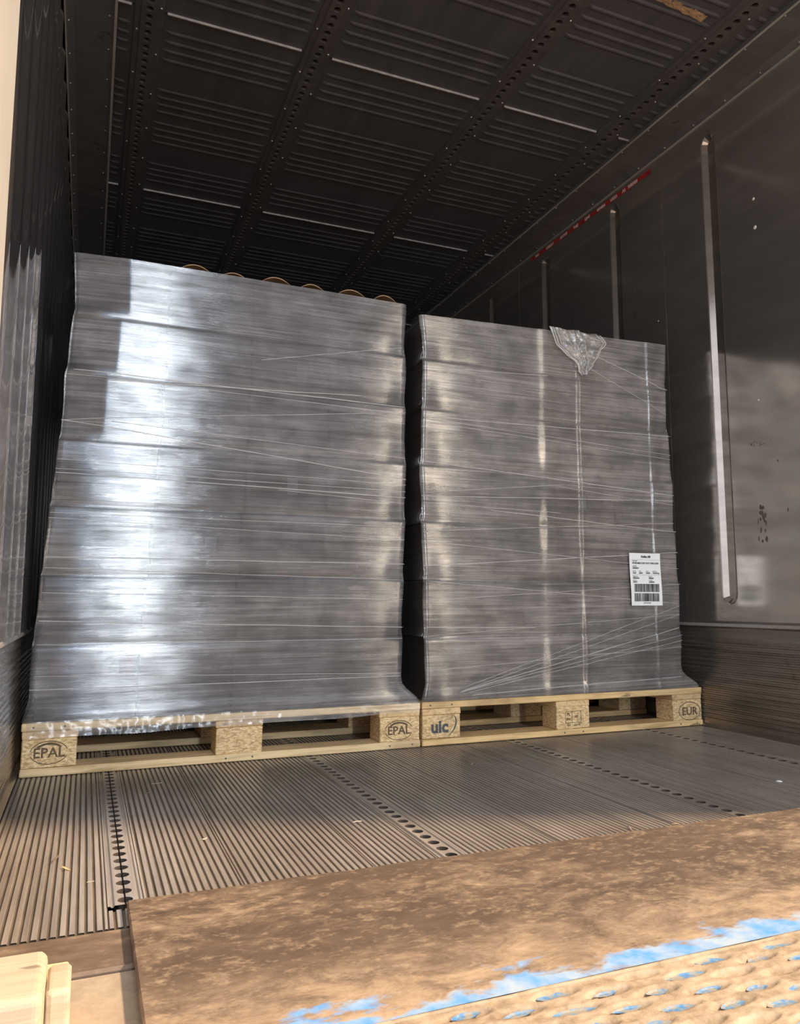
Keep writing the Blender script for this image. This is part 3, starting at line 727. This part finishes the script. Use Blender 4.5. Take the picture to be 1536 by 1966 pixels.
def tail_rope(u0, u1, r, v0=0.0, v1=1.0):
    pts = [Vector(tail(u0 + (u1 - u0) * k / 24, v0 + (v1 - v0) * k / 24)) + Vector((0, -.002, 0)) - offr for k in range(25)]
    MB().tube(pts, [r * (.7 + .7 * abs(noise.noise((k * .6, u0 * 9, 3)))) for k in range(25)], 5, .7).build('film_fold', M['film_edge'], tl, True)
for a_ in ((0, 0, .0034), (.05, .03, .0024), (.1, .12, .0014), (.17, .2, .0011), (.25, .3, .0011), (.34, .38, .0010), (.5, .46, .0016), (1, 1, .0026), (.92, .94, .0016)): tail_rope(*a_)
tail_rope(.0, 1.0, .0018, 1.0, 1.0); tail_rope(.62, .98, .0016, .02, .22); tail_rope(.55, .9, .001, .12, .3)

# cartons
ORD = ['bottom', 'second', 'third', 'fourth', 'fifth', 'sixth', 'top']; COLN = ['leftmost', 'second from left', 'third from left', 'rightmost']
def carton_box(w, d, h):
    return MB().box(-w / 2, w / 2, -d / 2, d / 2, 0, h, .003).mesh('body')
def build_cartons(key, side):
    s = STACK[key]
    for i in range(7):
        z0, z1 = ZT[i] + .0012, ZT[i + 1] - .0012
        if i == 6: z1 = min(s['top']) - .006
        zm = (z0 + z1) / 2; xl = max(interp(s['xl'], z0), interp(s['xl'], zm), interp(s['xl'], z1)) + .009; xr = min(interp(s['xr'], z0), interp(s['xr'], zm), interp(s['xr'], z1)) - .009
        w = (xr - xl) / 4
        for j in range(4):
            for row in (0, 1):
                if row == 1 and j != (0 if key == 'right' else 3): continue
                dpt = .030 if key == 'left' and i >= 4 and j == 0 else .0135
                jx = random.uniform(-.0008, .0008); dy = random.uniform(0, .003)
                y0 = D + dpt + row * .395 + dy
                lab = f'{COLN[j]} carton in {ORD[i]} layer of the {key} load, ' + ('front row under film' if row == 0 else 'second row')
                t = thing('carton', lab, 'carton', (xl + w * (j + .5) + jx, y0 + .19, z0), 0, f'cartons stacked on the {key} pallet')
                h = z1 - z0; ww = w - .004
                b = link('body', carton_box(ww, .38, h), M['carton'], t)
                if row == 1 and key == 'right':
                    MB().box(-ww / 2 - .0012, -ww / 2, -.18 + .02, -.085 + .02, h * .30, h * .62).build('carton_label', M['white_label'], t)
                if row == 0 and (key, i, j) in (('left', 2, 1), ('left', 3, 2), ('left', 1, 2), ('right', 1, 1), ('right', 1, 2), ('left', 5, 2), ('right', 3, 2)):
                    dx = random.uniform(-.08, .05); MB().box(dx, dx + .035, -.1915, -.19, h * .35, h * .62).build('carton_label', M['white_label'], t)
                if key == 'left' and i == 0 and j == 0:
                    MB().box(.04, .085, -.1925, -.191, h * .62, h * .92).build('carton_label', M['paper'], t)
                    MB().box(-.10, .125, -.1908, -.19, h * .55, h * .86, .0003).build('red_print', M['print_red'], t)
                if i == 6 and row == 0:
                    m = MB()
                    for q in ((-.45, .02), (.06, .46)):
                        if key == 'right' and random.random() < .7: continue
                        amp = random.uniform(.026, .036) if key == 'left' and not (j == 0) else .004
                        xa, xb = q[0] * ww, q[1] * ww
                        m.grid(lambda u, v: (xa + (xb - xa) * u, -.186 + .30 * v, h + .0015 + amp * math.sin(PI * u) ** .8), 14, 2)
                        m.grid(lambda u, v: (xa + (xb - xa) * u, -.186, h + .0012 + amp * math.sin(PI * u) ** .8 - .003 * v * math.sin(PI * u)), 14, 1)
                    if m.v: m.build('lid_flap', M['kraft'], t)
build_cartons('left', 1); build_cartons('right', 1)

# ------------------------------------------------------------------ white shipping label on the right load
LX, LZ, LW, LH = 2.0735, .466, .1475, .201
lab = thing('shipping_label', 'white printed shipping label with two barcodes on the right wrapped load', 'label', (LX, D - .0065, LZ))
MB().grid(lambda u, v: (u * LW + .004 * (1 - v), -.0012 * math.sin(PI * v * 2) - .0004, v * LH), 6, 12).build('paper_sheet', M['paper'], lab)
tx = [('Delba AB', .074, .184, .0115, 'CENTER', .0003), ('PRODUKT', .010, .1690, .0052, 'LEFT', 0), ('FR BR MALT EXC DUT CINE CLEN', .010, .1600, .0082, 'LEFT', .0002),
      ('ARTIKEL', .010, .1490, .0052, 'LEFT', 0), ('34400231', .010, .1410, .0074, 'LEFT', .0002)]
for x, a_, b_ in ((.010, 'ANTAL', '14.00'), (.040, 'PALL', '20.20'), (.072, 'KOLLI', '190.00'), (.105, 'BRUTTO', '190.572 kg')):
    tx += [(a_, x, .1300, .0048, 'LEFT', 0), (b_, x, .1222, .0072, 'LEFT', .0002)]
for x, z, a_, b_ in ((.010, .1095, 'ORDER NR', '370044032'), (.085, .1095, 'BATCH', '1002463'), (.010, .0950, 'DATUM', '220415'), (.085, .0950, 'LOT NR', '12002046')):
    tx += [(a_, x, z, .0048, 'LEFT', 0), (b_, x, z - .0068, .0066, 'LEFT', .0002)]
tx += [('00373204710000', .074, .0085, .005, 'CENTER', 0)]
m = xf(text_mesh(tx), FRONT)
for zz in (.1755, .1170): m.add([(.008, 0, zz), (.142, 0, zz), (.142, 0, zz + .0005), (.008, 0, zz + .0005)], [(0, 1, 2, 3)])
xf(m, Matrix.Translation((.003, -.0024, 0))); m.build('lettering', M['black_print'], lab)
m = MB(); rb = random.Random(4)
for z0, z1 in ((.052, .083), (.016, .047)):
    x = .018
    while x < .135:
        w = rb.choice((.0007, .0007, .0014, .0022)); m.add([(x, -.0024, z0), (x + w, -.0024, z0), (x + w, -.0024, z1), (x, -.0024, z1)], [(0, 1, 2, 3)]); x += w + rb.choice((.0007, .0009, .0016))
m.build('barcode', M['black_print'], lab)

# ------------------------------------------------------------------ red warning tape on the right wall
tp = thing('warning_tape', 'thin red tape with white capital lettering along the top of the right wall', 'tape', (XR - .001, 3.08, 2.41))
def tz(y): return -.012 + .010 * (y - 2.6) / .95 + .006
MB().grid(lambda u, v: (-.0008, -.50 + 1.0 * u, tz(2.58 + u) - .011 + .022 * v), 20, 1).build('tape_strip', M['tape_red'], tp)
wds = [('NO', 3.52), ('CARGO', 3.39), ('ABOVE', 3.26), ('THIS', 3.15), ('LINE', 3.05), ('WHEN', 2.94), ('USED', 2.84), ('AS', 2.765), ('REEFER', 2.70)]
R = Matrix(((0, 0, -1, 0), (-1, 0, 0, 0), (0, 1, 0, 0), (0, 0, 0, 1)))
m = MB()
for wd, yy in wds:
    t = xf(text_mesh([(wd, 0, -.0075, .021, 'CENTER', .0006)]), R); xf(t, Matrix.Translation((-.0014, yy - 3.08 - .0, tz(yy)))); m.add(t.v, t.f)
m.build('lettering', M['tape_white'], tp)

# ------------------------------------------------------------------ splinters and crumbs on the floor
def splinter(label, x, y, L, w, rz, mat):
    L *= .8; w *= .7
    m = MB(); n = 5
    v = []
    for k in range(n + 1):
        t = k / n; r = w * math.sin(PI * (.12 + .8 * t)); zz = .0012 + .0012 * math.sin(3 * t + x * 9)
        v += [(L * (t - .5), -r, zz), (L * (t - .5), r * .7, zz - .0006), (L * (t - .5), 0, zz + w * .7)]
    m.add(v, [(k * 3 + a_, k * 3 + (a_ + 1) % 3, k * 3 + 3 + (a_ + 1) % 3, k * 3 + 3 + a_) for k in range(n) for a_ in range(3)] + [(0, 1, 2), (n * 3, n * 3 + 2, n * 3 + 1)])
    o = m.build('wood_splinter', mat, None, label=label, category='splinter'); o.location = (x, y, .0006); o.rotation_euler.z = rz
sp = M['timber']
splinter('curved orange wood chip on the ribs left of the slotted rail', .137, 1.575, .030, .0035, -.9, M['wood'])
splinter('dark dirty splinter lying on the ribs near the left wall', .118, 1.64, .055, .004, 1.35, M['sill'])
splinter('thin pale sliver on the ribs just in front of the left pallet', .345, 2.20, .034, .0014, .1, sp)
splinter('short dark crumb between slotted rail and pale sliver', .315, 2.10, .026, .003, .3, M['sill'])
splinter('small pale crumb on the ribs between the two left rails', .395, 1.66, .014, .004, .4, sp)
splinter('pale flat splinter left of the middle rail of holes', .722, 1.655, .026, .003, .1, sp)
splinter('double pale splinter near the dock plate edge between middle and right rails', 1.245, 1.392, .030, .0035, 1.2, sp)
splinter('brown chip at the dock plate edge right of the double splinter', 1.355, 1.378, .022, .0035, -.3, M['kraft'])
splinter('tiny pale sliver standing out in front of the right pallet', 1.235, 2.10, .016, .0018, .9, sp)
splinter('thin curled sliver on the ribs beside the slotted rail', .178, 1.487, .020, .0012, .7, sp)
o = MB().dome((0, 0, 0), (0, 0, 1), .009, .002, 9).build('white_button', M['paper'], None, label='small round white scrap lying on the floor near the right wall', category='scrap'); o.location = (1.90, 1.593, .0005)
